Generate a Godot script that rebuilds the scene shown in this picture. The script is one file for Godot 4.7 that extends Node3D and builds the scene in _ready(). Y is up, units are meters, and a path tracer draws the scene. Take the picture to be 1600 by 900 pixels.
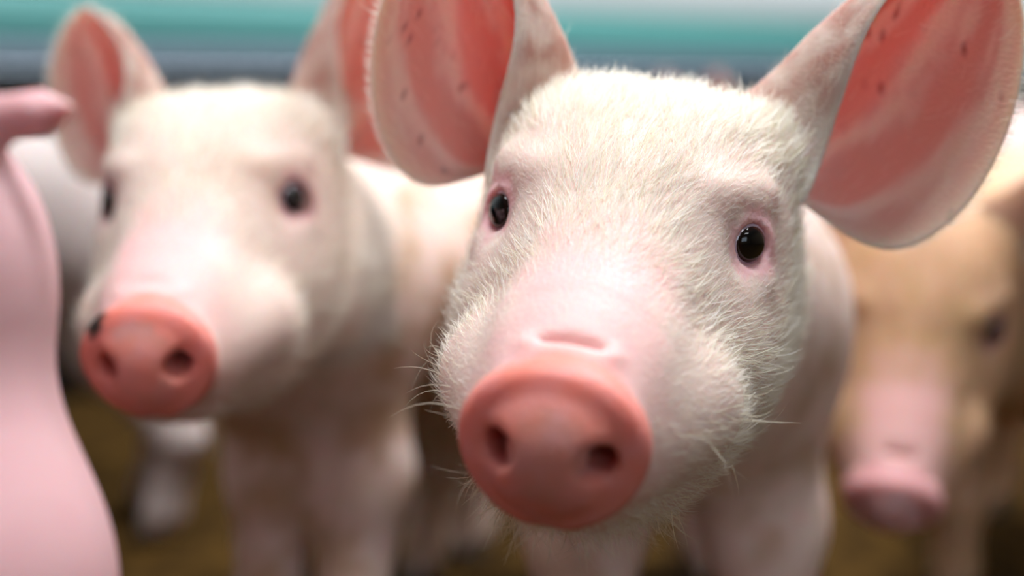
extends Node3D
# A pen of piglets: one looks into the lens, others crowd round it.

var rng := RandomNumberGenerator.new()
var noise := FastNoiseLite.new()
var fine_noise := FastNoiseLite.new()
var skin: StandardMaterial3D
var hair_material: StandardMaterial3D
var hoof_material: StandardMaterial3D
var eyeball_material: StandardMaterial3D
var iris_material: StandardMaterial3D
var strands := []
var names := {}

# ------------------------------------------------------------------ the field that a piglet's skin is the zero surface of
class Field:
	var kind := PackedInt32Array()
	var a := PackedVector3Array()
	var b := PackedVector3Array()
	var inv := PackedFloat32Array()
	var r := PackedFloat32Array()
	var dr := PackedFloat32Array()
	var k := PackedFloat32Array()
	var both := PackedByteArray()
	var cut := PackedByteArray()
	var count := 0

	func _add(kd: int, av: Vector3, bv: Vector3, iv: float, rv: float, dv: float, kv: float, sym: bool, sub: bool) -> void:
		kind.append(kd); a.append(av); b.append(bv); inv.append(iv); r.append(rv); dr.append(dv); k.append(kv)
		both.append(1 if sym else 0); cut.append(1 if sub else 0)
		count += 1

	func cone(p: Vector3, q: Vector3, rp: float, rq: float, kv: float, sym := false, sub := false) -> void:
		var d := q - p
		_add(0, p, d, 1.0 / maxf(d.length_squared(), 1e-9), rp, rq - rp, kv, sym, sub)

	func egg(p: Vector3, radii: Vector3, kv: float, sym := false, sub := false) -> void:
		_add(1, p, Vector3(1.0 / radii.x, 1.0 / radii.y, 1.0 / radii.z), 0.0, minf(radii.x, minf(radii.y, radii.z)), 0.0, kv, sym, sub)

	func plate(p: Vector3, half: Vector3, kv: float) -> void:
		_add(2, p, half, 0.0, 0.0055, 0.0, kv, false, false)

	func one(i: int, p: Vector3) -> float:
		var v := p - a[i]
		if both[i]:
			v.x = absf(p.x) - a[i].x
		var t := kind[i]
		if t == 0:
			var h := clampf(v.dot(b[i]) * inv[i], 0.0, 1.0)
			return (v - b[i] * h).length() - r[i] - dr[i] * h
		if t == 1:
			var s := v * b[i]
			var k0 := s.length()
			if k0 < 1e-4:
				return -r[i]
			return k0 * (k0 - 1.0) / (s * b[i]).length()
		# the rooting disc: a rounded plate, wider above than below, its face a little hollow
		var tilt := v.rotated(Vector3.RIGHT, -0.16)
		var hw := b[i].x * (1.0 + 0.09 * clampf(tilt.y / b[i].y, -1.2, 1.2))
		var sx := tilt.x / hw
		var sy := tilt.y / b[i].y
		var m0 := sqrt(sx * sx + sy * sy)
		var m1 := maxf(sqrt(sx * sx / (hw * hw) + sy * sy / (b[i].y * b[i].y)), 1e-4)
		var d2 := m0 * (m0 - 1.0) / m1 + r[i]
		var w := absf(tilt.z + 0.0022 * maxf(0.0, 1.0 - m0 * m0)) - b[i].z + r[i]
		return minf(maxf(d2, w), 0.0) + sqrt(maxf(d2, 0.0) ** 2 + maxf(w, 0.0) ** 2) - r[i]

	func at(p: Vector3, act: PackedInt32Array) -> float:
		var d := 1.0
		for i in act:
			var di := one(i, p)
			var kk := k[i]
			if cut[i]:
				var h := maxf(kk - absf(d + di), 0.0) / kk
				d = maxf(d, -di) + h * h * kk * 0.25
			else:
				var h := maxf(kk - absf(d - di), 0.0) / kk
				d = minf(d, di) - h * h * kk * 0.25
		return d

	func everything() -> PackedInt32Array:
		return PackedInt32Array(range(count))

	# the parts that matter within `reach` of p
	func near(p: Vector3, reach: float) -> PackedInt32Array:
		var ds := PackedFloat32Array()
		var low := 1e9
		for i in count:
			var di := one(i, p)
			ds.append(di)
			if not cut[i]:
				low = minf(low, di)
		var out := PackedInt32Array()
		for i in count:
			if cut[i]:
				if ds[i] < reach + k[i] + 0.01:
					out.append(i)
			elif ds[i] < low + 2.2 * reach + k[i] + 0.012:
				out.append(i)
		return out

# surface nets over the field inside a box; quads whose middle lies inside `hole` are left to a finer grid
func net(f: Field, box: AABB, cell: float, hole: AABB, verts: PackedVector3Array, tris: PackedInt32Array) -> void:
	const B := 7
	var nx := int(ceil(box.size.x / cell / B)) * B
	var ny := int(ceil(box.size.y / cell / B)) * B
	var nz := int(ceil(box.size.z / cell / B)) * B
	var sx := nx + 1
	var sxy := (nx + 1) * (ny + 1)
	var val := PackedFloat32Array()
	val.resize(sxy * (nz + 1))
	val.fill(1.0)
	var idx := PackedInt32Array()
	idx.resize(nx * ny * nz)
	idx.fill(-1)
	var half := cell * B * 0.5
	var diag := half * 1.7321
	var active := []
	for bz in nz / B:
		for by in ny / B:
			for bx in nx / B:
				var c := box.position + Vector3(bx, by, bz) * (cell * B) + Vector3(half, half, half)
				if hole.size.x > 0.0 and hole.grow(-diag).has_point(c):
					continue
				var act := f.near(c, diag)
				if absf(f.at(c, act)) > diag * 1.35 + 0.008:
					continue
				active.append(Vector3i(bx * B, by * B, bz * B))
				for z in range(bz * B, bz * B + B + 1):
					for y in range(by * B, by * B + B + 1):
						var row := z * sxy + y * sx + bx * B
						var p := box.position + Vector3(bx * B, y, z) * cell
						for x in B + 1:
							val[row + x] = f.at(p, act)
							p.x += cell
	var ofs := [0, 1, sx, sx + 1, sxy, sxy + 1, sxy + sx, sxy + sx + 1]
	var e0 := PackedInt32Array([0, 2, 4, 6, 0, 1, 4, 5, 0, 1, 2, 3])
	var e1 := PackedInt32Array([1, 3, 5, 7, 2, 3, 6, 7, 4, 5, 6, 7])
	var corner := PackedVector3Array()
	for i in 8:
		corner.append(Vector3(i & 1, (i >> 1) & 1, i >> 2))
	var g := PackedFloat32Array()
	g.resize(8)
	for o in active:
		for z in range(o.z, o.z + B):
			for y in range(o.y, o.y + B):
				for x in range(o.x, o.x + B):
					var base := z * sxy + y * sx + x
					var inside := 0
					for i in 8:
						g[i] = val[base + ofs[i]]
						if g[i] < 0.0:
							inside += 1
					if inside == 0 or inside == 8:
						continue
					var s := Vector3.ZERO
					var n := 0
					for e in 12:
						var ga := g[e0[e]]
						var gb := g[e1[e]]
						if (ga < 0.0) != (gb < 0.0):
							s += corner[e0[e]].lerp(corner[e1[e]], ga / (ga - gb))
							n += 1
					idx[(z * ny + y) * nx + x] = verts.size()
					verts.append(box.position + (Vector3(x, y, z) + s / n) * cell)
	var cx := 1
	var cy := nx
	var cz := nx * ny
	for o in active:
		for z in range(o.z, o.z + B):
			for y in range(o.y, o.y + B):
				for x in range(o.x, o.x + B):
					var c := (z * ny + y) * nx + x
					if idx[c] < 0:
						continue
					var base := z * sxy + y * sx + x
					var here := val[base] < 0.0
					if y > 0 and z > 0 and here != (val[base + 1] < 0.0):
						quad(idx[c], idx[c - cy], idx[c - cy - cz], idx[c - cz], here, hole, verts, tris)
					if x > 0 and z > 0 and here != (val[base + sx] < 0.0):
						quad(idx[c], idx[c - cz], idx[c - cx - cz], idx[c - cx], here, hole, verts, tris)
					if x > 0 and y > 0 and here != (val[base + sxy] < 0.0):
						quad(idx[c], idx[c - cx], idx[c - cx - cy], idx[c - cy], here, hole, verts, tris)

func quad(p: int, q: int, r: int, s: int, flip: bool, hole: AABB, verts: PackedVector3Array, tris: PackedInt32Array) -> void:
	if p < 0 or q < 0 or r < 0 or s < 0:
		return
	if hole.size.x > 0.0 and hole.has_point((verts[p] + verts[r]) * 0.5):
		return
	if not flip:
		for i in [p, q, r, p, r, s]:
			tris.append(i)
	else:
		for i in [p, r, q, p, s, r]:
			tris.append(i)

func normals_of(verts: PackedVector3Array, tris: PackedInt32Array) -> PackedVector3Array:
	var n := PackedVector3Array()
	n.resize(verts.size())
	for t in range(0, tris.size(), 3):
		var a := verts[tris[t]]
		var fn := (verts[tris[t + 2]] - a).cross(verts[tris[t + 1]] - a)
		n[tris[t]] += fn
		n[tris[t + 1]] += fn
		n[tris[t + 2]] += fn
	for i in n.size():
		n[i] = n[i].normalized()
	return n

# ------------------------------------------------------------------ small helpers
func bump(x: float, lo: float, hi: float) -> float:
	return smoothstep(lo, hi, x)

func numbered(called: String) -> String:
	var n: int = names.get(called, 0)
	names[called] = n + 1
	return called if n == 0 else "%s_%03d" % [called, n]

func thing(called: String, label: String, category: String, at: Vector3, group := "") -> Node3D:
	var o := Node3D.new()
	o.name = numbered(called)
	add_child(o)
	o.position = at
	o.set_meta("label", label)
	o.set_meta("category", category)
	if group:
		o.set_meta("group", group)
	return o

func part(called: String, mesh: Mesh, material: Material, parent: Node, where := Transform3D()) -> MeshInstance3D:
	var o := MeshInstance3D.new()
	o.name = called
	o.mesh = mesh
	if material:
		o.material_override = material
	parent.add_child(o, true)
	o.transform = where
	return o

func array_mesh(verts: PackedVector3Array, norms: PackedVector3Array, cols: PackedColorArray, tris: PackedInt32Array, mesh: ArrayMesh = null) -> ArrayMesh:
	var arr := []
	arr.resize(Mesh.ARRAY_MAX)
	arr[Mesh.ARRAY_VERTEX] = verts
	arr[Mesh.ARRAY_NORMAL] = norms
	if cols.size():
		arr[Mesh.ARRAY_COLOR] = cols
	arr[Mesh.ARRAY_INDEX] = tris
	var m := mesh if mesh else ArrayMesh.new()
	m.add_surface_from_arrays(Mesh.PRIMITIVE_TRIANGLES, arr)
	return m

func box_mesh(size: Vector3, bevel := 0.004) -> ArrayMesh:
	# a box with chamfered edges
	var st := SurfaceTool.new()
	st.begin(Mesh.PRIMITIVE_TRIANGLES)
	var h := size * 0.5
	var pts := PackedVector3Array()
	for sz in [-1, 1]:
		for sy in [-1, 1]:
			for sx in [-1, 1]:
				for ax in 3:
					var p := Vector3(sx * h.x, sy * h.y, sz * h.z)
					for o in 3:
						if o != ax:
							p[o] -= signf(p[o]) * minf(bevel, h[o] * 0.5)
					pts.append(p)
	var hull := ConvexPolygonShape3D.new()
	hull.points = pts
	# faces: six large ones, twelve chamfers, eight corners
	var add := func(list: Array):
		var mid := Vector3.ZERO
		for p in list:
			mid += p
		var nrm: Vector3 = (list[1] - list[0]).cross(list[2] - list[0])
		if nrm.dot(mid) > 0.0:
			list.reverse()
		for i in range(1, list.size() - 1):
			st.add_vertex(list[0]); st.add_vertex(list[i]); st.add_vertex(list[i + 1])
	var at := func(sx: int, sy: int, sz: int, ax: int) -> Vector3:
		return pts[((sz * 2 + sy) * 2 + sx) * 3 + ax]
	for s in 2:
		add.call([at.call(s, 0, 0, 0), at.call(s, 1, 0, 0), at.call(s, 1, 1, 0), at.call(s, 0, 1, 0)])
		add.call([at.call(0, s, 0, 1), at.call(1, s, 0, 1), at.call(1, s, 1, 1), at.call(0, s, 1, 1)])
		add.call([at.call(0, 0, s, 2), at.call(1, 0, s, 2), at.call(1, 1, s, 2), at.call(0, 1, s, 2)])
		for t in 2:
			add.call([at.call(0, s, t, 1), at.call(1, s, t, 1), at.call(1, s, t, 2), at.call(0, s, t, 2)])
			add.call([at.call(s, 0, t, 0), at.call(s, 1, t, 0), at.call(s, 1, t, 2), at.call(s, 0, t, 2)])
			add.call([at.call(s, t, 0, 0), at.call(s, t, 1, 0), at.call(s, t, 1, 1), at.call(s, t, 0, 1)])
			for u in 2:
				add.call([at.call(s, t, u, 0), at.call(s, t, u, 1), at.call(s, t, u, 2)])
	st.generate_normals()
	return st.commit()

func paint(c: Color, rough := 0.7) -> StandardMaterial3D:
	var m := StandardMaterial3D.new()
	m.albedo_color = c
	m.roughness = rough
	return m

func noise_texture(freq: float, lo: Color, hi: Color, seed_: int, octaves := 4) -> NoiseTexture2D:
	var n := FastNoiseLite.new()
	n.seed = seed_
	n.frequency = freq
	n.fractal_octaves = octaves
	var t := NoiseTexture2D.new()
	t.width = 512
	t.height = 512
	t.seamless = true
	t.noise = n
	var g := Gradient.new()
	g.set_color(0, lo)
	g.set_color(1, hi)
	t.color_ramp = g
	return t

# ------------------------------------------------------------------ piglets
# Head space: origin between the eyes, x to the animal's left ear as seen from the front right, y up, z out along the snout. Metres.
const EYE := Vector3(0.0440, 0.0090, -0.0040)
const GAZE := Vector3(0.70, 0.06, 0.71)

func head_shape(f: Field) -> void:
	f.egg(Vector3(0.021, 0.008, -0.045), Vector3(0.042, 0.0525, 0.066), 0.016, true)          # braincase
	f.egg(Vector3(0, 0.006, -0.045), Vector3(0.045, 0.050, 0.064), 0.020)
	f.cone(Vector3(0, -0.006, 0.000), Vector3(0, -0.036, 0.066), 0.046, 0.035, 0.016)         # brow to muzzle
	f.cone(Vector3(0, -0.036, 0.066), Vector3(0, -0.046, 0.103), 0.035, 0.0285, 0.014)        # muzzle
	f.egg(Vector3(0.027, -0.040, -0.018), Vector3(0.040, 0.049, 0.060), 0.018, true)          # cheek
	f.egg(Vector3(0.020, -0.065, 0.018), Vector3(0.031, 0.033, 0.046), 0.014, true)          # jowl
	f.cone(Vector3(0.020, -0.062, -0.015), Vector3(0.006, -0.067, 0.070), 0.037, 0.0245, 0.012, true)  # lower jaw
	f.cone(Vector3(0.014, -0.055, 0.088), Vector3(0.033, -0.046, 0.045), 0.0185, 0.0250, 0.012, true) # upper lip
	f.cone(Vector3(0.042, 0.034, -0.058), Vector3(0.050, 0.042, -0.068), 0.022, 0.018, 0.014, true)   # ear root
	f.cone(EYE + GAZE * 0.017, EYE + GAZE * 0.030, 0.0125, 0.016, 0.010, true, true)          # orbit
	f.cone(Vector3(0.034, 0.029, 0.010), Vector3(0.050, 0.027, -0.012), 0.0050, 0.0060, 0.010, true)  # brow ridge
	f.egg(EYE, Vector3(0.0142, 0.0142, 0.0142), 0.007, true)                                   # lids
	f.cone(Vector3(0.042, -0.008, 0.012), Vector3(0.055, -0.006, -0.002), 0.004, 0.004, 0.009, true)  # lower lid
	f.plate(Vector3(0, -0.0475, 0.1115), Vector3(0.0325, 0.0300, 0.0075), 0.0045)             # rooting disc
	f.cone(Vector3(-0.014, -0.0185, 0.0985), Vector3(0.014, -0.0185, 0.0985), 0.0035, 0.0035, 0.004)  # fold behind the disc
	# hollows
	var g := GAZE.normalized()
	f.cone(EYE + g * 0.006, EYE + g * 0.022, 0.0072, 0.0110, 0.0022, true, true)               # between the lids
	f.cone(Vector3(0.0168, -0.0475, 0.126), Vector3(0.0125, -0.0415, 0.078), 0.0062, 0.0058, 0.0035, true, true)  # nostrils
	f.cone(Vector3(0.0200, -0.0520, 0.1245), Vector3(0.0205, -0.0655, 0.1225), 0.0018, 0.0010, 0.006, true, true)
	f.cone(Vector3(0, -0.082, 0.118), Vector3(0, -0.079, 0.100), 0.0035, 0.0035, 0.006, false, true)  # notch below the disc
	f.cone(Vector3(0, -0.0150, 0.0990), Vector3(0.010, -0.0166, 0.0990), 0.0011, 0.0008, 0.005, true, true)
	f.cone(Vector3(0.048, 0.0235, 0.008), Vector3(0.060, 0.0185, -0.008), 0.0006, 0.0006, 0.004, true, true)  # crease above the lids

func body_shape(f: Field, to_head: Transform3D, d: Dictionary) -> void:
	var S: Vector3 = to_head * d.chest
	var M: Vector3 = to_head * d.belly
	var H: Vector3 = to_head * d.hip
	var up: Vector3 = (to_head.basis * Vector3.UP).normalized()
	if d.get("head", true):
		f.cone(Vector3(0, -0.008, -0.05), S + up * 0.012, 0.062, 0.078, 0.05)
		f.cone(Vector3(0, -0.045, -0.03), S - up * 0.02, 0.045, 0.065, 0.05)
	var girth: float = d.get("girth", 1.0)
	f.cone(S, M, 0.084 * girth, 0.094 * girth, 0.05)
	f.cone(M, H, 0.094 * girth, 0.082 * girth, 0.05)
	for leg in d.fore:
		var foot: Vector3 = to_head * leg
		var top: Vector3 = S.lerp(foot, 0.12) + up * 0.0
		var elbow: Vector3 = S.lerp(foot, 0.46) 
		var side: Vector3 = (to_head.basis * (Vector3(leg.x - d.chest.x, 0, leg.z - d.chest.z))).normalized() * 0.05
		var back: Vector3 = (to_head.basis * (d.hip - d.chest)).normalized()
		elbow = foot + up * 0.165 + back * 0.012
		top = elbow + up * 0.09 - side * 0.3
		var knee: Vector3 = foot + up * 0.085 - back * 0.004
		f.cone(top, elbow, 0.044, 0.035, 0.03)
		f.cone(elbow, knee, 0.033, 0.0235, 0.02)
		f.cone(knee, foot + up * 0.028, 0.0225, 0.0185, 0.012)
		f.cone(foot + up * 0.028, foot + up * 0.012 - back * 0.012, 0.019, 0.017, 0.012)
	for leg in d.hind:
		var foot: Vector3 = to_head * leg
		var back: Vector3 = (to_head.basis * (d.hip - d.chest)).normalized()
		var side: Vector3 = (to_head.basis * (Vector3(leg.x - d.hip.x, 0, leg.z - d.hip.z))).normalized()
		var hock: Vector3 = foot + up * 0.105 + back * 0.022
		var stifle: Vector3 = foot + up * 0.19 - back * 0.045
		var top: Vector3 = foot + up * 0.27 - side * 0.02
		f.cone(top, stifle, 0.068, 0.050, 0.04)
		f.cone(stifle, hock, 0.046, 0.024, 0.025)
		f.cone(hock, foot + up * 0.03, 0.0225, 0.0185, 0.012)
		f.cone(foot + up * 0.03, foot + up * 0.012 - back * 0.012, 0.019, 0.017, 0.012)
	if d.has("rump"):
		for q in d.rump:
			f.egg(to_head * q[0], Vector3.ONE * q[1], 0.035)
	if d.has("tail"):
		var t: Array = d.tail
		for i in t.size() - 1:
			f.cone(to_head * t[i], to_head * t[i + 1], float(d.tail_r) * (1.2 - 0.2 * i), float(d.tail_r) * (1.0 - 0.08 * i), 0.008)

# base colours of the hide, linear
const CREAM := Color(0.78, 0.63, 0.55)
const PINK := Color(0.84, 0.52, 0.49)
const DISC := Color(0.69, 0.215, 0.165)
const ROSE := Color(0.76, 0.42, 0.41)

func hide_colour(p: Vector3, n: Vector3, d: Dictionary) -> Color:
	var tone: Color = d.get("tone", CREAM)
	var c := tone
	var w := noise.get_noise_3dv(p * 60.0)
	c = c.lerp(d.get("blush", PINK), clampf(0.22 + 0.5 * w, 0.0, 0.6))
	if d.get("hair", 0.0) > 0.2 and p.z > -0.1:
		c = c.lerp(Color(0.68, 0.51, 0.44), 0.6)  # pink skin under the coat
	if d.has("stain_shade") and p.z < -0.06:  # brown stains that also stand in for shade on body and legs
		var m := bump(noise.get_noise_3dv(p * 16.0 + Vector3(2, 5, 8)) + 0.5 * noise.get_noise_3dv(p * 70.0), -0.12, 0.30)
		c = c.lerp(Color(0.44, 0.26, 0.12), m * float(d.stain_shade) * bump(-p.z, 0.06, 0.10))
	if d.has("dirt"):
		var m := bump(noise.get_noise_3dv(p * 22.0 + Vector3(7, 1, 3)) + 0.35 * fine_noise.get_noise_3dv(p * 40.0), 0.05, 0.45)
		c = c.lerp(Color(0.42, 0.27, 0.10), m * float(d.dirt))
	var x := absf(p.x)
	# bare pink of the muzzle
	var bridge := bump(p.z + 0.012 * w, 0.030, 0.070) * bump(0.036 - x + 0.008 * w, 0.0, 0.02) * bump(p.y, -0.055, -0.02)
	c = c.lerp(ROSE, bridge * 0.85)
	var lip := bump(p.z, 0.07, 0.10)
	c = c.lerp(PINK, lip * 0.5)
	# rooting disc
	var disc := bump(p.z, 0.1020, 0.1085)
	if p.z > 0.06 and Vector2(x - 0.0145, p.y + 0.044).length() < 0.0095:
		disc = 1.0  # the same skin lines the nostrils
	if disc > 0.0 and (x * x / 0.0012 + (p.y + 0.0475) ** 2 / 0.0011) < 1.3:
		var own: Color = d.get("disc", DISC)
		var dc := own.lerp(Color(0.64, 0.28, 0.28), clampf(0.35 + w, 0.0, 1.0) * 0.6)
		c = c.lerp(dc, disc)
		if d.has("spot"):
			var s: Vector3 = d.spot
			var m := bump(0.0085 - p.distance_to(s) + 0.004 * fine_noise.get_noise_3dv(p * 300.0), 0.0, 0.002)
			c = c.lerp(Color(0.025, 0.02, 0.018), m)
	if d.has("spot"):
		var s: Vector3 = d.spot
		var m := bump(0.010 - p.distance_to(s) + 0.006 * fine_noise.get_noise_3dv(p * 300.0), 0.0, 0.002)
		c = c.lerp(Color(0.025, 0.02, 0.018), m)
	# bare skin round the eye, brown tear marks below its inner corner
	var e := Vector3(x, p.y, p.z) - EYE
	var ring := e.length()
	c = c.lerp(Color(0.80, 0.40, 0.42), bump(0.023 - ring + 0.006 * w, 0.0, 0.008) * 0.8)
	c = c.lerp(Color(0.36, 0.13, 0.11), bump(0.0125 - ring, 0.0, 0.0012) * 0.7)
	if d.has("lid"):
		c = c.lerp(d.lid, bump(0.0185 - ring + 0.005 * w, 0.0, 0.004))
	var tear := Vector3(x - 0.0455, (p.y + 0.011) * 0.5, p.z - 0.008).length()
	c = c.lerp(Color(0.32, 0.14, 0.08), bump(0.0052 - tear + 0.003 * fine_noise.get_noise_3dv(p * 400.0), 0.0, 0.002) * 0.65)
	return c

func v_at(i: int, n: int) -> float:
	return float(i) / n

func profile(list: Array, u: float) -> float:
	var i := 0
	while i < list.size() - 2 and u > list[i + 1][0]:
		i += 1
	var p: Array = list[maxi(i - 1, 0)]
	var q: Array = list[mini(i + 2, list.size() - 1)]
	var a: Array = list[i]
	var b: Array = list[i + 1]
	var h: float = b[0] - a[0]
	var ma: float = (b[1] - p[1]) / (b[0] - p[0]) * h
	var mb: float = (q[1] - a[1]) / (q[0] - a[0]) * h
	var t := (u - float(a[0])) / h
	return (2.0 * t ** 3 - 3.0 * t * t + 1.0) * a[1] + (t ** 3 - 2.0 * t * t + t) * ma + (3.0 * t * t - 2.0 * t ** 3) * b[1] + (t ** 3 - t * t) * mb

func ear_mesh(mesh: ArrayMesh, base: Vector3, tip: Vector3, lateral: Vector3, wl: float, wm: float, bend: float, d: Dictionary) -> Array:
	# a leaf with a rolled front edge, 2.4 mm thick, hollow side to the front
	const NU := 40
	const NV := 52
	var T := (tip - base).normalized()
	var L := (lateral - T * lateral.dot(T)).normalized()
	var F := L.cross(T) 
	var hand := 1.0
	if F.z < 0.0:
		F = -F
		hand = -1.0
	var length := base.distance_to(tip)
	var lat := [[0.0, 0.20], [0.03, 0.50], [0.08, 0.74], [0.15, 0.90], [0.25, 1.0], [0.4, 1.02], [0.6, 0.88], [0.8, 0.60], [0.93, 0.30], [1.0, 0.02]]
	var med := [[0.0, 1.35], [0.2, 1.05], [0.45, 0.95], [0.7, 0.75], [0.88, 0.45], [1.0, 0.02]]
	var mid := []
	for iu in NU + 1:
		var u := float(iu) / NU
		var a := profile(lat, u) * wl
		var m := profile(med, u) * wm
		var roll := 1.0 - smoothstep(0.35, 0.95, u)
		var c := base + T * (length * u) + F * (bend * u * u - 0.012 * (1.0 - u))
		var lip := lerpf(0.35, -0.75, smoothstep(0.0, 0.75, u))
		var pts := [Vector2(a, 0.26 * a), Vector2(0.62 * a, 0.02 * a), Vector2(0.15 * a, -0.13 * a), Vector2(-0.6 * m, -0.05 * m), Vector2(-1.05 * m, 0.25 * m * (0.35 + roll)), Vector2(lerpf(-0.95, lip, 0.45) * m, 0.75 * m * (0.3 + 0.7 * roll)), Vector2(lip * m, (0.85 * roll + 0.40 * (1.0 - roll)) * m)]
		var row := []
		for iv in NV + 1:
			var t := float(iv) / NV * (pts.size() - 1)
			var i := mini(int(t), pts.size() - 2)
			var s: Vector2 = pts[i].cubic_interpolate(pts[i + 1], pts[maxi(i - 1, 0)], pts[mini(i + 2, pts.size() - 1)], t - i)
			var ripple := 0.0014 * sin(float(iv) / NV * 34.0 + 2.0 * u + 2.0 * noise.get_noise_2d(v_at(iv, NV) * 3.0, u * 2.0)) * (1.0 - 0.7 * u) * (1.0 - absf(2.0 * iv / NV - 1.0))
			var low := maxf(s.x, 0.0) / wl * (1.0 - u)
			row.append(c + L * s.x + F * (s.y + ripple) - T * (0.016 * low * low))
		mid.append(row)
	var verts := PackedVector3Array()
	var cols := PackedColorArray()
	var tris := PackedInt32Array()
	var tone: Color = d.get("tone", CREAM)
	for face in 2:
		for iu in NU + 1:
			for iv in NV + 1:
				var du: Vector3 = mid[mini(iu + 1, NU)][iv] - mid[maxi(iu - 1, 0)][iv]
				var dv: Vector3 = mid[iu][mini(iv + 1, NV)] - mid[iu][maxi(iv - 1, 0)]
				var nn := du.cross(dv).normalized()
				if nn.dot(F) < 0.0 and iv < NV * 0.5:
					nn = -nn
				elif iv >= NV * 0.5:
					# keep the side of the previous vertex through the roll
					var prev: Vector3 = mid[iu][iv - 1] - mid[iu][iv]
					nn = prev.cross(du).normalized() * hand
				var u := float(iu) / NU
				var v := float(iv) / NV
				var edge := minf(minf(v, 1.0 - v) * 8.0, 1.0) * minf((1.0 - u) * 10.0, 1.0)
				var th := 0.0004 + 0.0011 * edge
				var p: Vector3 = mid[iu][iv] + nn * (th if face == 0 else -th)
				verts.append(p)
				var w := noise.get_noise_3dv(p * 70.0)
				var streak := 0.5 * sin(v * 34.0 + 2.0 * u + 2.0 * noise.get_noise_2d(v * 3.0, u * 2.0)) + 0.8 * fine_noise.get_noise_2d(v * 60.0 + 6.0 * u, u * 8.0)
				var c: Color
				if face == 0:
					c = Color(0.70, 0.44, 0.385).lerp(Color(0.72, 0.19, 0.07), clampf(0.35 + streak * 1.7, 0.0, 1.0) * (0.2 + 0.8 * bump(v, 0.3, 0.7)))  # orange streaks deepen towards the roll: light through the ear put into colour
					c = c.lerp(Color(0.84, 0.66, 0.58), clampf(-streak * 1.8 + 0.3 * w, 0.0, 0.85))
					c = c.lerp(Color(0.10, 0.06, 0.04), bump(fine_noise.get_noise_3dv(p * 420.0 + Vector3(3, 3, 3)), 0.44, 0.52) * 0.7)
				else:
					c = tone.lerp(Color(0.50, 0.28, 0.23), clampf(0.75 + w, 0.4, 1.0))
				c = c.lerp(Color(0.86, 0.74, 0.66), (1.0 - edge) * 0.7)
				cols.append(c)
	var n1 := (NU + 1) * (NV + 1)
	var flip := (T.cross(L)).dot(F) < 0.0
	var face_quad := func(a: int, b: int, c: int, e: int, f2: bool):
		for i in ([a, b, c, a, c, e] if f2 else [a, c, b, a, e, c]):
			tris.append(i)
	for iu in NU:
		for iv in NV:
			var a := iu * (NV + 1) + iv
			face_quad.call(a, a + 1, a + NV + 2, a + NV + 1, flip)
			face_quad.call(n1 + a, n1 + a + 1, n1 + a + NV + 2, n1 + a + NV + 1, not flip)
	for iu in NU:
		for iv in [0, NV]:
			var a: int = iu * (NV + 1) + iv
			face_quad.call(a, a + NV + 1, n1 + a + NV + 1, n1 + a, flip if iv == 0 else not flip)
	for iv in NV:
		var a := NU * (NV + 1) + iv
		face_quad.call(a, a + 1, n1 + a + 1, n1 + a, not flip)
	var norms := normals_of(verts, tris)
	array_mesh(verts, norms, cols, tris, mesh)
	# hair along the rim and thinly over both faces
	var out := []
	for i in 2600:
		var rim := i < 1500
		var u := rng.randf() * NU * 0.99
		var v := 0.0 if rim else rng.randf() * NV * 0.98
		var iu := int(u)
		var iv := int(v)
		var p: Vector3 = mid[iu][iv].lerp(mid[iu + 1][iv], u - iu)
		if not rim:
			p = p.lerp(mid[iu][iv + 1].lerp(mid[iu + 1][iv + 1], u - iu), v - iv)
		var nn: Vector3 = norms[iu * (NV + 1) + iv]
		if not rim and rng.randf() < 0.55:
			nn = -nn
		var away := (L if rim else L * (0.5 - v / NV)) * 1.0 + T * 0.8 + Vector3(rng.randfn(), rng.randfn(), rng.randfn()) * 0.25
		out.append([p + nn * 0.0012 * (0.0 if rim else 1.0), nn, away, (0.0025 + 0.0025 * rng.randf()) if rim else (0.006 + 0.006 * rng.randf())])
	return out

func eye_parts(parent: Node3D, where: Transform3D) -> void:
	for s in [-1.0, 1.0]:
		var c := Vector3(EYE.x * s, EYE.y, EYE.z)
		var gz := Vector3(GAZE.x * s, GAZE.y, GAZE.z).normalized()
		var ball := SphereMesh.new()
		ball.radius = 0.0120
		ball.height = 0.0240
		ball.radial_segments = 32
		ball.rings = 20
		var e := part("eye", ball, eyeball_material, parent, where * Transform3D(Basis(), c))
		# iris and pupil: a cap a little proud of the white
		var cap := PackedVector3Array()
		var tris := PackedInt32Array()
		var cols := PackedColorArray()
		var bx := Basis.looking_at(-gz, Vector3.UP)
		const R := 10
		const K := 28
		cap.append(bx * Vector3(0, 0, 0.0126))
		cols.append(Color(0.004, 0.004, 0.006))
		for i in range(1, R + 1):
			var th := 0.68 * i / R
			for j in K:
				var ph := TAU * j / K
				cap.append(bx * (Vector3(sin(th) * cos(ph), sin(th) * sin(ph), cos(th)) * (0.0126 - 0.0008 * pow(float(i) / R, 6.0))))
				cols.append(Color(0.004, 0.004, 0.006).lerp(Color(0.014, 0.008, 0.007), bump(float(i) / R, 0.62, 0.85)))
		for j in K:
			for t in [0, 1 + (j + 1) % K, 1 + j]:
				tris.append(t)
		for i in R - 1:
			for j in K:
				var a := 1 + i * K + j
				var b := 1 + i * K + (j + 1) % K
				for t in [a, b, b + K, a, b + K, a + K]:
					tris.append(t)
		var im := array_mesh(cap, normals_of(cap, tris), cols, tris)
		part("iris", im, iris_material, e)

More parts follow.
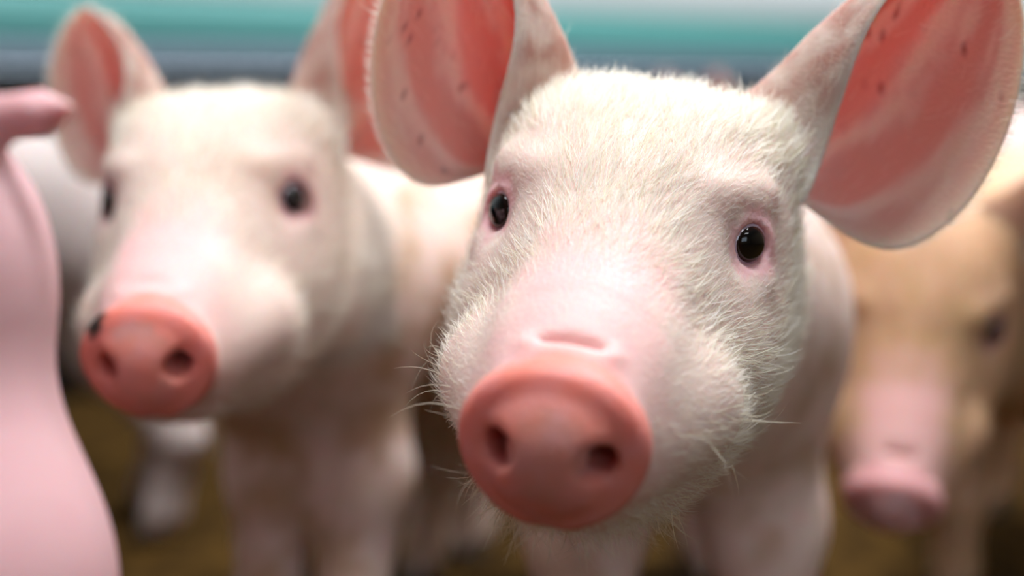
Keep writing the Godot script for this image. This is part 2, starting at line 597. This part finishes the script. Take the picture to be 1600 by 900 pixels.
func strand(curve: float, ratio: float, wobble: float) -> ArrayMesh:
	# one hair of unit length along +y, bending towards -z: a band, as a tube this thin shows no roundness
	var verts := PackedVector3Array()
	var tris := PackedInt32Array()
	const N := 5
	for i in N + 1:
		var t := float(i) / N
		var c := Vector3(wobble * sin(t * 3.4), t - 0.12 * curve * t * t, -curve * t * t * 0.5)
		var rad := ratio * 0.5 * (1.0 - pow(t, 2.2)) + ratio * 0.06
		verts.append(c - Vector3(rad, 0, 0))
		verts.append(c + Vector3(rad, 0, 0))
	for i in N:
		for t in [0, 2, 1, 1, 2, 3]:
			tris.append(i * 2 + t)
	return array_mesh(verts, normals_of(verts, tris), PackedColorArray(), tris)

func plant_hair(called: String, parent: Node3D, where: Transform3D, mesh: Mesh, list: Array, tints: PackedColorArray) -> void:
	if list.is_empty():
		return
	var mm := MultiMesh.new()
	mm.transform_format = MultiMesh.TRANSFORM_3D
	mm.use_colors = true
	mm.mesh = mesh
	mm.instance_count = list.size()
	for i in list.size():
		mm.set_instance_transform(i, list[i])
		mm.set_instance_color(i, tints[i])
	var o := MultiMeshInstance3D.new()
	o.name = called
	o.multimesh = mm
	o.material_override = hair_material
	o.set_meta("kind", "stuff")
	parent.add_child(o, true)
	o.transform = where

func hair_at(p: Vector3, n: Vector3, dir: Vector3, lift: float, length: float) -> Transform3D:
	var t := (dir - n * dir.dot(n)).normalized()
	var y := (t * cos(lift) + n * sin(lift)).normalized()
	var x := y.cross(n).normalized()
	var z := x.cross(y).normalized()
	return Transform3D((Basis(x, y, z) * Basis(Vector3.UP, rng.randf_range(-1.0, 1.0))).scaled(Vector3.ONE * length), p)

# how the coat lies, in head space: back from the snout, up over the brow, down the cheeks
func lie(p: Vector3) -> Vector3:
	var v := Vector3(p.x * 7.0, 0.25 + (p.y + 0.02) * 7.0, -1.0)
	var w := Vector3(noise.get_noise_3dv(p * 28.0), noise.get_noise_3dv(p * 28.0 + Vector3(5, 0, 0)), noise.get_noise_3dv(p * 28.0 + Vector3(0, 9, 0)))
	return v.normalized() + w * 0.5

func coat(parent: Node3D, where: Transform3D, verts: PackedVector3Array, norms: PackedVector3Array, tris: PackedInt32Array, per_mm2: float, d: Dictionary) -> void:
	var lists := [[], [], []]
	var tints := [PackedColorArray(), PackedColorArray(), PackedColorArray()]
	var fur: Color = d.get("fur", Color(0.97, 0.955, 0.90))
	for t in range(0, tris.size(), 3):
		var a := verts[tris[t]]
		var b := verts[tris[t + 1]]
		var c := verts[tris[t + 2]]
		var m := (a + b + c) / 3.0
		var x := absf(m.x)
		if m.z > 0.1005 or m.z < -0.12:
			continue
		var dens := 1.0
		var len := 0.0150
		var bridge := bump(m.z, 0.050, 0.085) * bump(m.y, -0.05, -0.025)
		dens *= 1.0 - 0.72 * bridge
		len = lerpf(len, 0.0062, bump(m.z, 0.035, 0.075))
		dens *= 1.0 - 0.35 * bump(m.z, 0.075, 0.10)
		var e := Vector3(x, m.y - 0.001, m.z) - EYE
		var off := Vector3(e.x, e.y * (0.95 if e.y > 0.0 else 0.8), (e.z - 0.006) * 0.8).length()
		dens *= bump(off, 0.0125, 0.0195)
		len *= 0.35 + 0.65 * bump(off, 0.018, 0.042)
		dens *= 0.15 + 0.85 * bump(Vector3(x - 0.0455, (m.y + 0.011) * 0.5, m.z - 0.008).length(), 0.004, 0.009)
		len *= 1.0 + 0.35 * bump(m.y, 0.024, 0.045) * bump(x, 0.028, 0.045)
		if m.y < -0.07:
			dens *= 0.8
			len = 0.012
		var want := (b - a).cross(c - a).length() * 0.5 * 1e6 * per_mm2 * dens
		var n := int(want) + (1 if rng.randf() < want - int(want) else 0)
		for i in n:
			var r1 := sqrt(rng.randf())
			var r2 := rng.randf()
			var p := a * (1.0 - r1) + b * (r1 * (1.0 - r2)) + c * (r1 * r2)
			var nn := (norms[tris[t]] + norms[tris[t + 1]] + norms[tris[t + 2]]).normalized()
			var dir := lie(p) + Vector3(rng.randfn(), rng.randfn(), rng.randfn()) * 0.16
			var k := rng.randi() % 3
			var tuft := noise.get_noise_3dv(p * 170.0)
			dir += Vector3(tuft, noise.get_noise_3dv(p * 170.0 + Vector3(3, 8, 1)), 0) * 0.7
			lists[k].append(hair_at(p - nn * 0.0003, nn, dir, 0.14 + rng.randf() * 0.34 + 0.2 * tuft, len * (0.6 + 0.7 * rng.randf())))
			var g := 0.90 + 0.1 * rng.randf()
			tints[k].append(Color(fur.r * g, fur.g * g * (0.96 + 0.04 * rng.randf()), fur.b * g * (0.84 + 0.18 * rng.randf())))
	for k in 3:
		plant_hair("fur", parent, where, strands[k], lists[k], tints[k])

func hooves(parent: Node3D, inv: Transform3D, d: Dictionary) -> void:
	var fwd: Vector3 = (d.chest - d.hip) * Vector3(1, 0, 1)
	fwd = fwd.normalized()
	var side := fwd.cross(Vector3.UP)
	for leg in d.fore + d.hind:
		for s in [-1.0, 1.0]:
			var st := SurfaceTool.new()
			st.begin(Mesh.PRIMITIVE_TRIANGLES)
			# a claw: half-round wedge, lathed by hand
			var rings := []
			for i in 5:
				var t := i / 4.0
				var ring := []
				for j in 10:
					var ph := TAU * j / 10.0
					ring.append(Vector3(cos(ph) * lerpf(0.0085, 0.0070, t), t * 0.026, sin(ph) * lerpf(0.0165, 0.0100, t) + lerpf(0.006, 0.0, t)))
				rings.append(ring)
			for i in 4:
				for j in 10:
					var k := (j + 1) % 10
					for v in [rings[i][j], rings[i + 1][j], rings[i + 1][k], rings[i][j], rings[i + 1][k], rings[i][k]]:
						st.add_vertex(v)
			for j in range(1, 9):
				for v in [rings[4][0], rings[4][j + 1], rings[4][j]]:
					st.add_vertex(v)
				for v in [rings[0][0], rings[0][j], rings[0][j + 1]]:
					st.add_vertex(v)
			st.generate_normals()
			var at: Vector3 = leg + fwd * 0.010 + side * (s * 0.0088)
			part("hoof", st.commit(), hoof_material, parent, inv * Transform3D(Basis(side, Vector3.UP, -fwd) * Basis.from_euler(Vector3(0, PI, 0)), at))

func make_piglet(label: String, head: Transform3D, d: Dictionary) -> void:
	var began := Time.get_ticks_msec()
	var foot: Vector3 = d.chest * Vector3(1, 0, 1)
	var root := thing("piglet", label, "pig", foot, "piglets crowded in the pen")
	var where := root.transform.affine_inverse() * head
	var f := Field.new()
	var to_head := head.affine_inverse()
	body_shape(f, to_head, d)
	var has_head: bool = d.get("head", true)
	var verts := PackedVector3Array()
	var tris := PackedInt32Array()
	var fine := AABB(Vector3(-0.084, -0.104, -0.105), Vector3(0.168, 0.196, 0.240))
	if has_head:
		head_shape(f)
		net(f, fine, d.get("cell", 0.004), AABB(), verts, tris)
	var head_count := tris.size()
	var lo := Vector3(1e9, 1e9, 1e9)
	var hi := -lo
	for i in f.count:
		if f.kind[i] == 0:
			for p in [f.a[i], f.a[i] + f.b[i]]:
				lo = lo.min(p)
				hi = hi.max(p)
	var box := AABB(lo, hi - lo).grow(0.11)
	net(f, box, d.get("body_cell", 0.0105), fine.grow(-0.011) if has_head else AABB(), verts, tris)
	var norms := normals_of(verts, tris)
	var cols := PackedColorArray()
	for i in verts.size():
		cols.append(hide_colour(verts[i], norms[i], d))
	var mesh := array_mesh(verts, norms, cols, tris)
	var ear_hair := []
	if has_head:
		for e in d.ears:
			ear_hair += ear_mesh(mesh, e[0], e[1], e[2], e[3], e[4], e[5], d)
	var body := part("body", mesh, skin, root, where)
	if has_head:
		eye_parts(root, where)
		if d.get("hair", 0.0) > 0.0:
			coat(root, where, verts, norms, tris.slice(0, head_count), d.hair, d)
			var list := []
			var tints := PackedColorArray()
			for h in ear_hair:
				list.append(hair_at(h[0], h[1], h[2], rng.randf_range(0.05, 0.5), h[3]))
				tints.append(Color(0.95, 0.88, 0.78))
			plant_hair("ear_hair", root, where, strands[0], list, tints)
	hooves(root, root.transform.affine_inverse(), d)
	if d.get("whiskers", false):
		whiskers(root, where, f)
	print(root.name, " tris ", tris.size() / 3, " ms ", Time.get_ticks_msec() - began)

# long bristles on lip and chin: cast from outside the head onto its skin
func whiskers(root: Node3D, where: Transform3D, f: Field) -> void:
	var list := []
	var tints := PackedColorArray()
	var act := f.everything()
	for i in 900:
		var chin := i >= 44
		var s := -1.0 if rng.randf() < 0.5 else 1.0
		var from: Vector3
		if chin:
			from = Vector3(s * rng.randf_range(0.0, 0.050), -0.16, rng.randf_range(-0.02, 0.088))
		else:
			from = Vector3(s * 0.14, rng.randf_range(-0.065, -0.02), rng.randf_range(0.035, 0.092))
		var goal := Vector3(from.x * 0.6 if chin else 0.0, -0.05, from.z)
		var dir := (goal - from).normalized()
		var p := from
		for step in 60:
			var dist := f.at(p, act)
			if dist < 0.0002:
				break
			p += dir * maxf(dist * 0.8, 0.0002)
		var h := 0.001
		var n := Vector3(f.at(p + Vector3(h, 0, 0), act) - f.at(p - Vector3(h, 0, 0), act), f.at(p + Vector3(0, h, 0), act) - f.at(p - Vector3(0, h, 0), act), f.at(p + Vector3(0, 0, h), act) - f.at(p - Vector3(0, 0, h), act)).normalized()
		var lieing := Vector3(s * 0.3, -0.6, -0.3) if chin else Vector3(s * 0.3, 0.35 * rng.randfn(), -0.9)
		lieing += Vector3(rng.randfn(), rng.randfn(), rng.randfn()) * 0.35
		list.append(hair_at(p, n, lieing, rng.randf_range(0.7, 1.4), rng.randf_range(0.011, 0.021) if chin else rng.randf_range(0.012, 0.030)))
		var g := rng.randf_range(0.85, 1.05)
		tints.append(Color(0.88 * g, 0.80 * g, 0.64 * g))
	plant_hair("whiskers", root, where, strands[4], list.slice(0, 44), tints.slice(0, 44))
	plant_hair("chin_bristles", root, where, strands[3], list.slice(44), tints.slice(44))

func _ready() -> void:
	rng.seed = 20240
	noise.seed = 5
	noise.frequency = 1.0
	fine_noise.seed = 11
	fine_noise.frequency = 0.25
	# ---------------- camera
	var cam := Camera3D.new()
	cam.name = "camera"
	add_child(cam)
	cam.position = Vector3(0, 0.42, 0)
	cam.rotation_degrees = Vector3(-8, 0, 0)
	cam.fov = 23.13
	cam.near = 0.01
	var lens := CameraAttributesPhysical.new()
	lens.frustum_focal_length = 50.0
	lens.frustum_focus_distance = 0.537
	lens.exposure_aperture = 2.6
	lens.frustum_near = 0.01
	cam.attributes = lens
	cam.fov = 23.13
	cam.current = true
	# ---------------- sky outside and exposure
	var env := Environment.new()
	env.background_mode = Environment.BG_COLOR
	env.background_color = Color(0.86, 0.93, 1.0)
	env.background_energy_multiplier = 3.2
	env.tonemap_mode = Environment.TONE_MAPPER_LINEAR
	env.tonemap_exposure = 0.86
	env.sdfgi_enabled = true
	env.ssao_enabled = true
	env.ssil_enabled = true
	var we := WorldEnvironment.new()
	we.name = "environment"
	we.environment = env
	add_child(we)
	build_room()
	make_materials()
	build_piglets()

func ceiling_lamp(at: Vector3, turn: float, energy: float, label: String) -> void:
	var t := thing("ceiling_lamp", label, "lamp", at, "lamp panels under the barn ceiling")
	t.rotation.y = turn
	var housing := part("housing", box_mesh(Vector3(1.24, 0.05, 0.34), 0.006), paint(Color(0.85, 0.86, 0.86), 0.5), t, Transform3D(Basis(), Vector3(0, -0.025, 0)))
	var glow := StandardMaterial3D.new()
	glow.albedo_color = Color(0.95, 0.97, 1.0)
	glow.emission_enabled = true
	glow.emission = Color(0.96, 0.98, 1.0)
	glow.emission_energy_multiplier = 3.0
	part("diffuser", box_mesh(Vector3(1.18, 0.012, 0.28), 0.003), glow, t, Transform3D(Basis(), Vector3(0, -0.056, 0)))
	var l := AreaLight3D.new()
	l.name = "lamp_light"
	l.area_size = Vector2(1.18, 0.28)
	l.light_energy = energy
	l.light_color = Color(0.97, 0.985, 1.0)
	l.shadow_enabled = true
	l.area_range = 12.0
	t.add_child(l)
	l.position = Vector3(0, -0.066, 0)
	l.rotation.x = -PI / 2

func structure(called: String, size: Vector3, at: Vector3, m: Material, turn := 0.0, parent: Node = null) -> MeshInstance3D:
	var o := part(called, box_mesh(size), m, parent if parent else self, Transform3D(Basis(Vector3.UP, turn), at))
	if parent == null:
		o.set_meta("kind", "structure")
	return o

const WALL_TURN := 0.668

func build_room() -> void:
	var floor_m := paint(Color(1, 1, 1), 0.95)
	floor_m.albedo_texture = noise_texture(0.02, Color(0.14, 0.09, 0.03), Color(0.36, 0.26, 0.11), 3)
	floor_m.metallic_specular = 0.15
	floor_m.uv1_triplanar = true
	floor_m.uv1_world_triplanar = true
	floor_m.uv1_scale = Vector3(2.2, 2.2, 2.2)
	structure("floor", Vector3(9, 0.1, 9), Vector3(0, -0.05, -0.6), floor_m)
	var white := paint(Color(0.70, 0.71, 0.70), 0.7)
	structure("ceiling", Vector3(9, 0.1, 9), Vector3(0, 2.45, -0.6), white)
	var side := paint(Color(0.52, 0.43, 0.32), 0.8)
	structure("wall_left", Vector3(0.1, 2.4, 9), Vector3(-2.8, 1.2, -0.6), side)
	structure("wall_right", Vector3(0.1, 2.4, 9), Vector3(3.6, 1.2, -0.6), side)
	# unseen wall behind the camera, its broad window opening added for front light
	structure("wall_front", Vector3(6.5, 0.7, 0.1), Vector3(0.4, 0.35, 2.6), side)
	structure("wall_front_upper", Vector3(6.5, 0.5, 0.1), Vector3(0.4, 2.15, 2.6), side)
	structure("wall_front_left_pier", Vector3(2.75, 1.2, 0.1), Vector3(-1.475, 1.3, 2.6), side)
	structure("wall_front_right_pier", Vector3(1.75, 1.2, 0.1), Vector3(2.775, 1.3, 2.6), side)
	# the far wall runs off to the right: a dark board for the shaded gap below, slate rail, green plastic boards, white boards
	var dirn := Vector3(cos(WALL_TURN), 0, -sin(WALL_TURN))
	var mid := Vector3(-0.455, 0, -2.0) + dirn * 1.0
	var nrm := Vector3(-sin(WALL_TURN), 0, -cos(WALL_TURN))
	var wall := Node3D.new()
	wall.name = "wall_back"
	add_child(wall)
	wall.set_meta("kind", "structure")
	wall.position = mid
	wall.rotation.y = WALL_TURN
	var board := func(called: String, y0: float, y1: float, depth: float, m: Material):
		structure(called, Vector3(9.0, y1 - y0 - 0.002, 0.06), Vector3(0, (y0 + y1) * 0.5, -0.03 + depth), m, 0.0, wall)
	board.call("gap_shade", 0.0, 0.450, -0.012, paint(Color(0.07, 0.075, 0.07), 0.7))  # dark board painted in for the shade of the gap under the rail
	board.call("rail", 0.450, 0.483, 0.018, paint(Color(0.40, 0.47, 0.52), 0.5))
	var green := paint(Color(0.35, 0.60, 0.585), 0.45)
	var pale := paint(Color(0.92, 0.97, 0.98), 0.45)
	board.call("board", 0.483, 0.552, 0.0, green)
	for i in 9:
		board.call("board", 0.552 + i * 0.2, 0.552 + (i + 1) * 0.2, 0.0, pale)
	# lamps
	ceiling_lamp(Vector3(0.1, 2.38, -0.38), 0.0, 7.0, "white lamp panel on the ceiling right above the piglets")
	ceiling_lamp(Vector3(1.1, 2.38, 1.3), 0.0, 1.2, "white lamp panel on the ceiling behind the camera")
	ceiling_lamp(Vector3(1.0, 2.38, -1.9), WALL_TURN, 9.0, "added white lamp panel on the ceiling that brightens the far wall")  # unseen lamp, added to brighten the far wall and backlight the ears

func make_materials() -> void:
	skin = StandardMaterial3D.new()
	skin.resource_name = "skin"
	skin.vertex_color_use_as_albedo = true
	skin.roughness = 0.5
	skin.metallic_specular = 0.3
	skin.subsurf_scatter_enabled = true
	skin.subsurf_scatter_strength = 0.35
	skin.heightmap_enabled = true
	skin.heightmap_scale = 0.03
	skin.heightmap_texture = noise_texture(0.06, Color(0, 0, 0), Color(1, 1, 1), 21)
	skin.uv1_triplanar = true
	skin.uv1_scale = Vector3(14, 14, 14)
	hair_material = StandardMaterial3D.new()
	hair_material.resource_name = "hair"
	hair_material.vertex_color_use_as_albedo = true
	hair_material.roughness = 0.45
	hair_material.backlight_enabled = true
	hair_material.backlight = Color(1, 1, 1)
	hoof_material = paint(Color(0.30, 0.24, 0.18), 0.6)
	eyeball_material = paint(Color(0.78, 0.70, 0.76), 0.12)
	eyeball_material.clearcoat_enabled = true
	eyeball_material.clearcoat_roughness = 0.03
	iris_material = paint(Color(1, 1, 1), 0.08)
	iris_material.vertex_color_use_as_albedo = true
	iris_material.clearcoat_enabled = true
	iris_material.clearcoat = 0.6
	iris_material.metallic_specular = 0.3
	iris_material.clearcoat_roughness = 0.02
	strands = [strand(0.25, 0.015, 0.03), strand(0.4, 0.018, -0.05), strand(0.1, 0.013, 0.06), strand(0.7, 0.014, 0.05), strand(1.3, 0.011, 0.06)]

func build_piglets() -> void:
	var head := Transform3D(Basis(Vector3(0.9693, -0.1127, 0.2186), Vector3(0.096, 0.9917, 0.0857), Vector3(-0.2264, -0.062, 0.9721)).orthonormalized(), Vector3(0.0437, 0.3568, -0.5603))
	make_piglet("white piglet in sharp focus, pink snout pushed towards the viewer", head, {
		"chest": Vector3(0.100, 0.289, -0.80), "belly": Vector3(0.101, 0.285, -0.97), "girth": 0.97, "hip": Vector3(0.125, 0.295, -1.16),
		"fore": [Vector3(0.150, 0, -0.80), Vector3(0.042, 0, -0.79)], "hind": [Vector3(0.165, 0, -1.19), Vector3(0.085, 0, -1.20)],
		"ears": [[Vector3(0.0540, 0.0270, -0.0700), Vector3(0.1248, 0.1371, -0.0859), Vector3(0.77, -0.64, -0.088), 0.066, 0.028, 0.02],
			[Vector3(-0.0590, 0.0190, -0.0640), Vector3(-0.0994, 0.1261, -0.0466), Vector3(-0.80, -0.60, 0.173), 0.052, 0.034, 0.015]],
		"cell": 0.0022, "stain_shade": 0.5, "hair": 0.52, "whiskers": true})
	var head2 := Transform3D(Basis(Vector3(0.9973, 0.0364, 0.0636), Vector3(-0.0424, 0.9945, 0.0956), Vector3(-0.0597, -0.0981, 0.9934)).orthonormalized(), Vector3(-0.167, 0.3513, -0.7618))
	var ears := [[Vector3(0.0573, 0.0349, -0.0635), Vector3(0.1248, 0.1371, -0.0859), Vector3(0.811, -0.579, -0.088), 0.062, 0.027, 0.02],
		[Vector3(-0.0573, 0.0349, -0.0635), Vector3(-0.1248, 0.1371, -0.0859), Vector3(-0.811, -0.579, -0.088), 0.062, 0.027, 0.02]]
	make_piglet("white piglet with a black spot on its snout, left of the sharp one", head2, {
		"chest": Vector3(-0.150, 0.298, -0.915), "belly": Vector3(-0.105, 0.285, -1.05), "hip": Vector3(-0.065, 0.285, -1.18),
		"fore": [Vector3(-0.165, 0, -0.93), Vector3(-0.105, 0, -0.90)], "hind": [Vector3(-0.075, 0, -1.17), Vector3(-0.035, 0, -1.24)],
		"ears": [[Vector3(0.0560, 0.0250, -0.0700), Vector3(0.100, 0.138, -0.080), Vector3(0.80, -0.58, -0.05), 0.062, 0.028, 0.02],
			[Vector3(-0.0560, 0.0150, -0.0700), Vector3(-0.076, 0.112, -0.080), Vector3(-0.85, -0.52, -0.05), 0.042, 0.028, 0.015]], "cell": 0.0035, "stain_shade": 0.7, "dirt": 0.2, "hair": 0.28, "lid": Color(0.22, 0.11, 0.10), "spot": Vector3(-0.024, -0.026, 0.113)})
	var head3 := Transform3D(Basis(Vector3(0.9662, -0.1082, 0.2342), Vector3(-0.0552, 0.8001, 0.5973), Vector3(-0.252, -0.59, 0.7671)).orthonormalized(), Vector3(0.2696, 0.262, -0.935))
	make_piglet("tan-stained piglet at the right edge with its snout lowered to the floor", head3, {
		"chest": Vector3(0.39, 0.275, -1.08), "belly": Vector3(0.49, 0.275, -1.19), "hip": Vector3(0.57, 0.285, -1.33),
		"fore": [Vector3(0.435, 0, -1.04), Vector3(0.37, 0, -1.13)], "hind": [Vector3(0.57, 0, -1.30), Vector3(0.49, 0, -1.38)],
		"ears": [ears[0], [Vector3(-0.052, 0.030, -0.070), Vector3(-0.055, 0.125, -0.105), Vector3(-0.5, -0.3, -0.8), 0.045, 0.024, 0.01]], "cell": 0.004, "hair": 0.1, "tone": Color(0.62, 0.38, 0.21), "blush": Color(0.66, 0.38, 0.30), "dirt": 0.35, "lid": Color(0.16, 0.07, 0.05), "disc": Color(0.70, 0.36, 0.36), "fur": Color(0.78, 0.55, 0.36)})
	make_piglet("pink piglet cut by the left edge, docked tail and rump showing", facing(Vector3(-0.62, 0.34, -0.56), Vector3(-0.9, -0.2, -0.35)), {
		"chest": Vector3(-0.48, 0.300, -0.50), "belly": Vector3(-0.34, 0.300, -0.455), "hip": Vector3(-0.232, 0.345, -0.415), "girth": 0.93, "rump": [[Vector3(-0.193, 0.368, -0.415), 0.053], [Vector3(-0.178, 0.272, -0.395), 0.056]], "body_cell": 0.0062,
		"fore": [Vector3(-0.46, 0, -0.44), Vector3(-0.50, 0, -0.55)], "hind": [Vector3(-0.183, 0, -0.385), Vector3(-0.220, 0, -0.47)],
		"tail": [Vector3(-0.185, 0.390, -0.41), Vector3(-0.160, 0.411, -0.41), Vector3(-0.133, 0.414, -0.41)], "tail_r": 0.0075,
		"ears": ears, "cell": 0.006, "tone": Color(0.64, 0.38, 0.39), "blush": Color(0.66, 0.36, 0.38)})
	make_piglet("pale grey-white piglet turned away behind the black-spotted one", facing(Vector3(-0.80, 0.33, -1.50), Vector3(-0.9, -0.3, -0.4)), {
		"chest": Vector3(-0.65, 0.290, -1.44), "belly": Vector3(-0.51, 0.285, -1.37), "hip": Vector3(-0.37, 0.290, -1.30),
		"fore": [Vector3(-0.63, 0, -1.38), Vector3(-0.67, 0, -1.48)], "hind": [Vector3(-0.325, 0, -1.275), Vector3(-0.36, 0, -1.37)],
		"ears": ears, "cell": 0.006, "tone": Color(0.56, 0.48, 0.45), "blush": Color(0.56, 0.40, 0.38)})
	make_piglet("farthest piglet, only an ear and back showing behind the sharp one", facing(Vector3(0.21, 0.29, -1.84), Vector3(-0.95, -0.35, 0.15)), {
		"chest": Vector3(0.36, 0.300, -1.84), "belly": Vector3(0.50, 0.300, -1.82), "hip": Vector3(0.64, 0.315, -1.80),
		"fore": [Vector3(0.36, 0, -1.79), Vector3(0.37, 0, -1.90)], "hind": [Vector3(0.66, 0, -1.75), Vector3(0.66, 0, -1.86)],
		"ears": ears, "cell": 0.006, "tone": Color(0.70, 0.52, 0.48)})

func facing(at: Vector3, snout: Vector3) -> Transform3D:
	var z := snout.normalized()
	var x := Vector3.UP.cross(z).normalized()
	return Transform3D(Basis(x, z.cross(x), z), at)
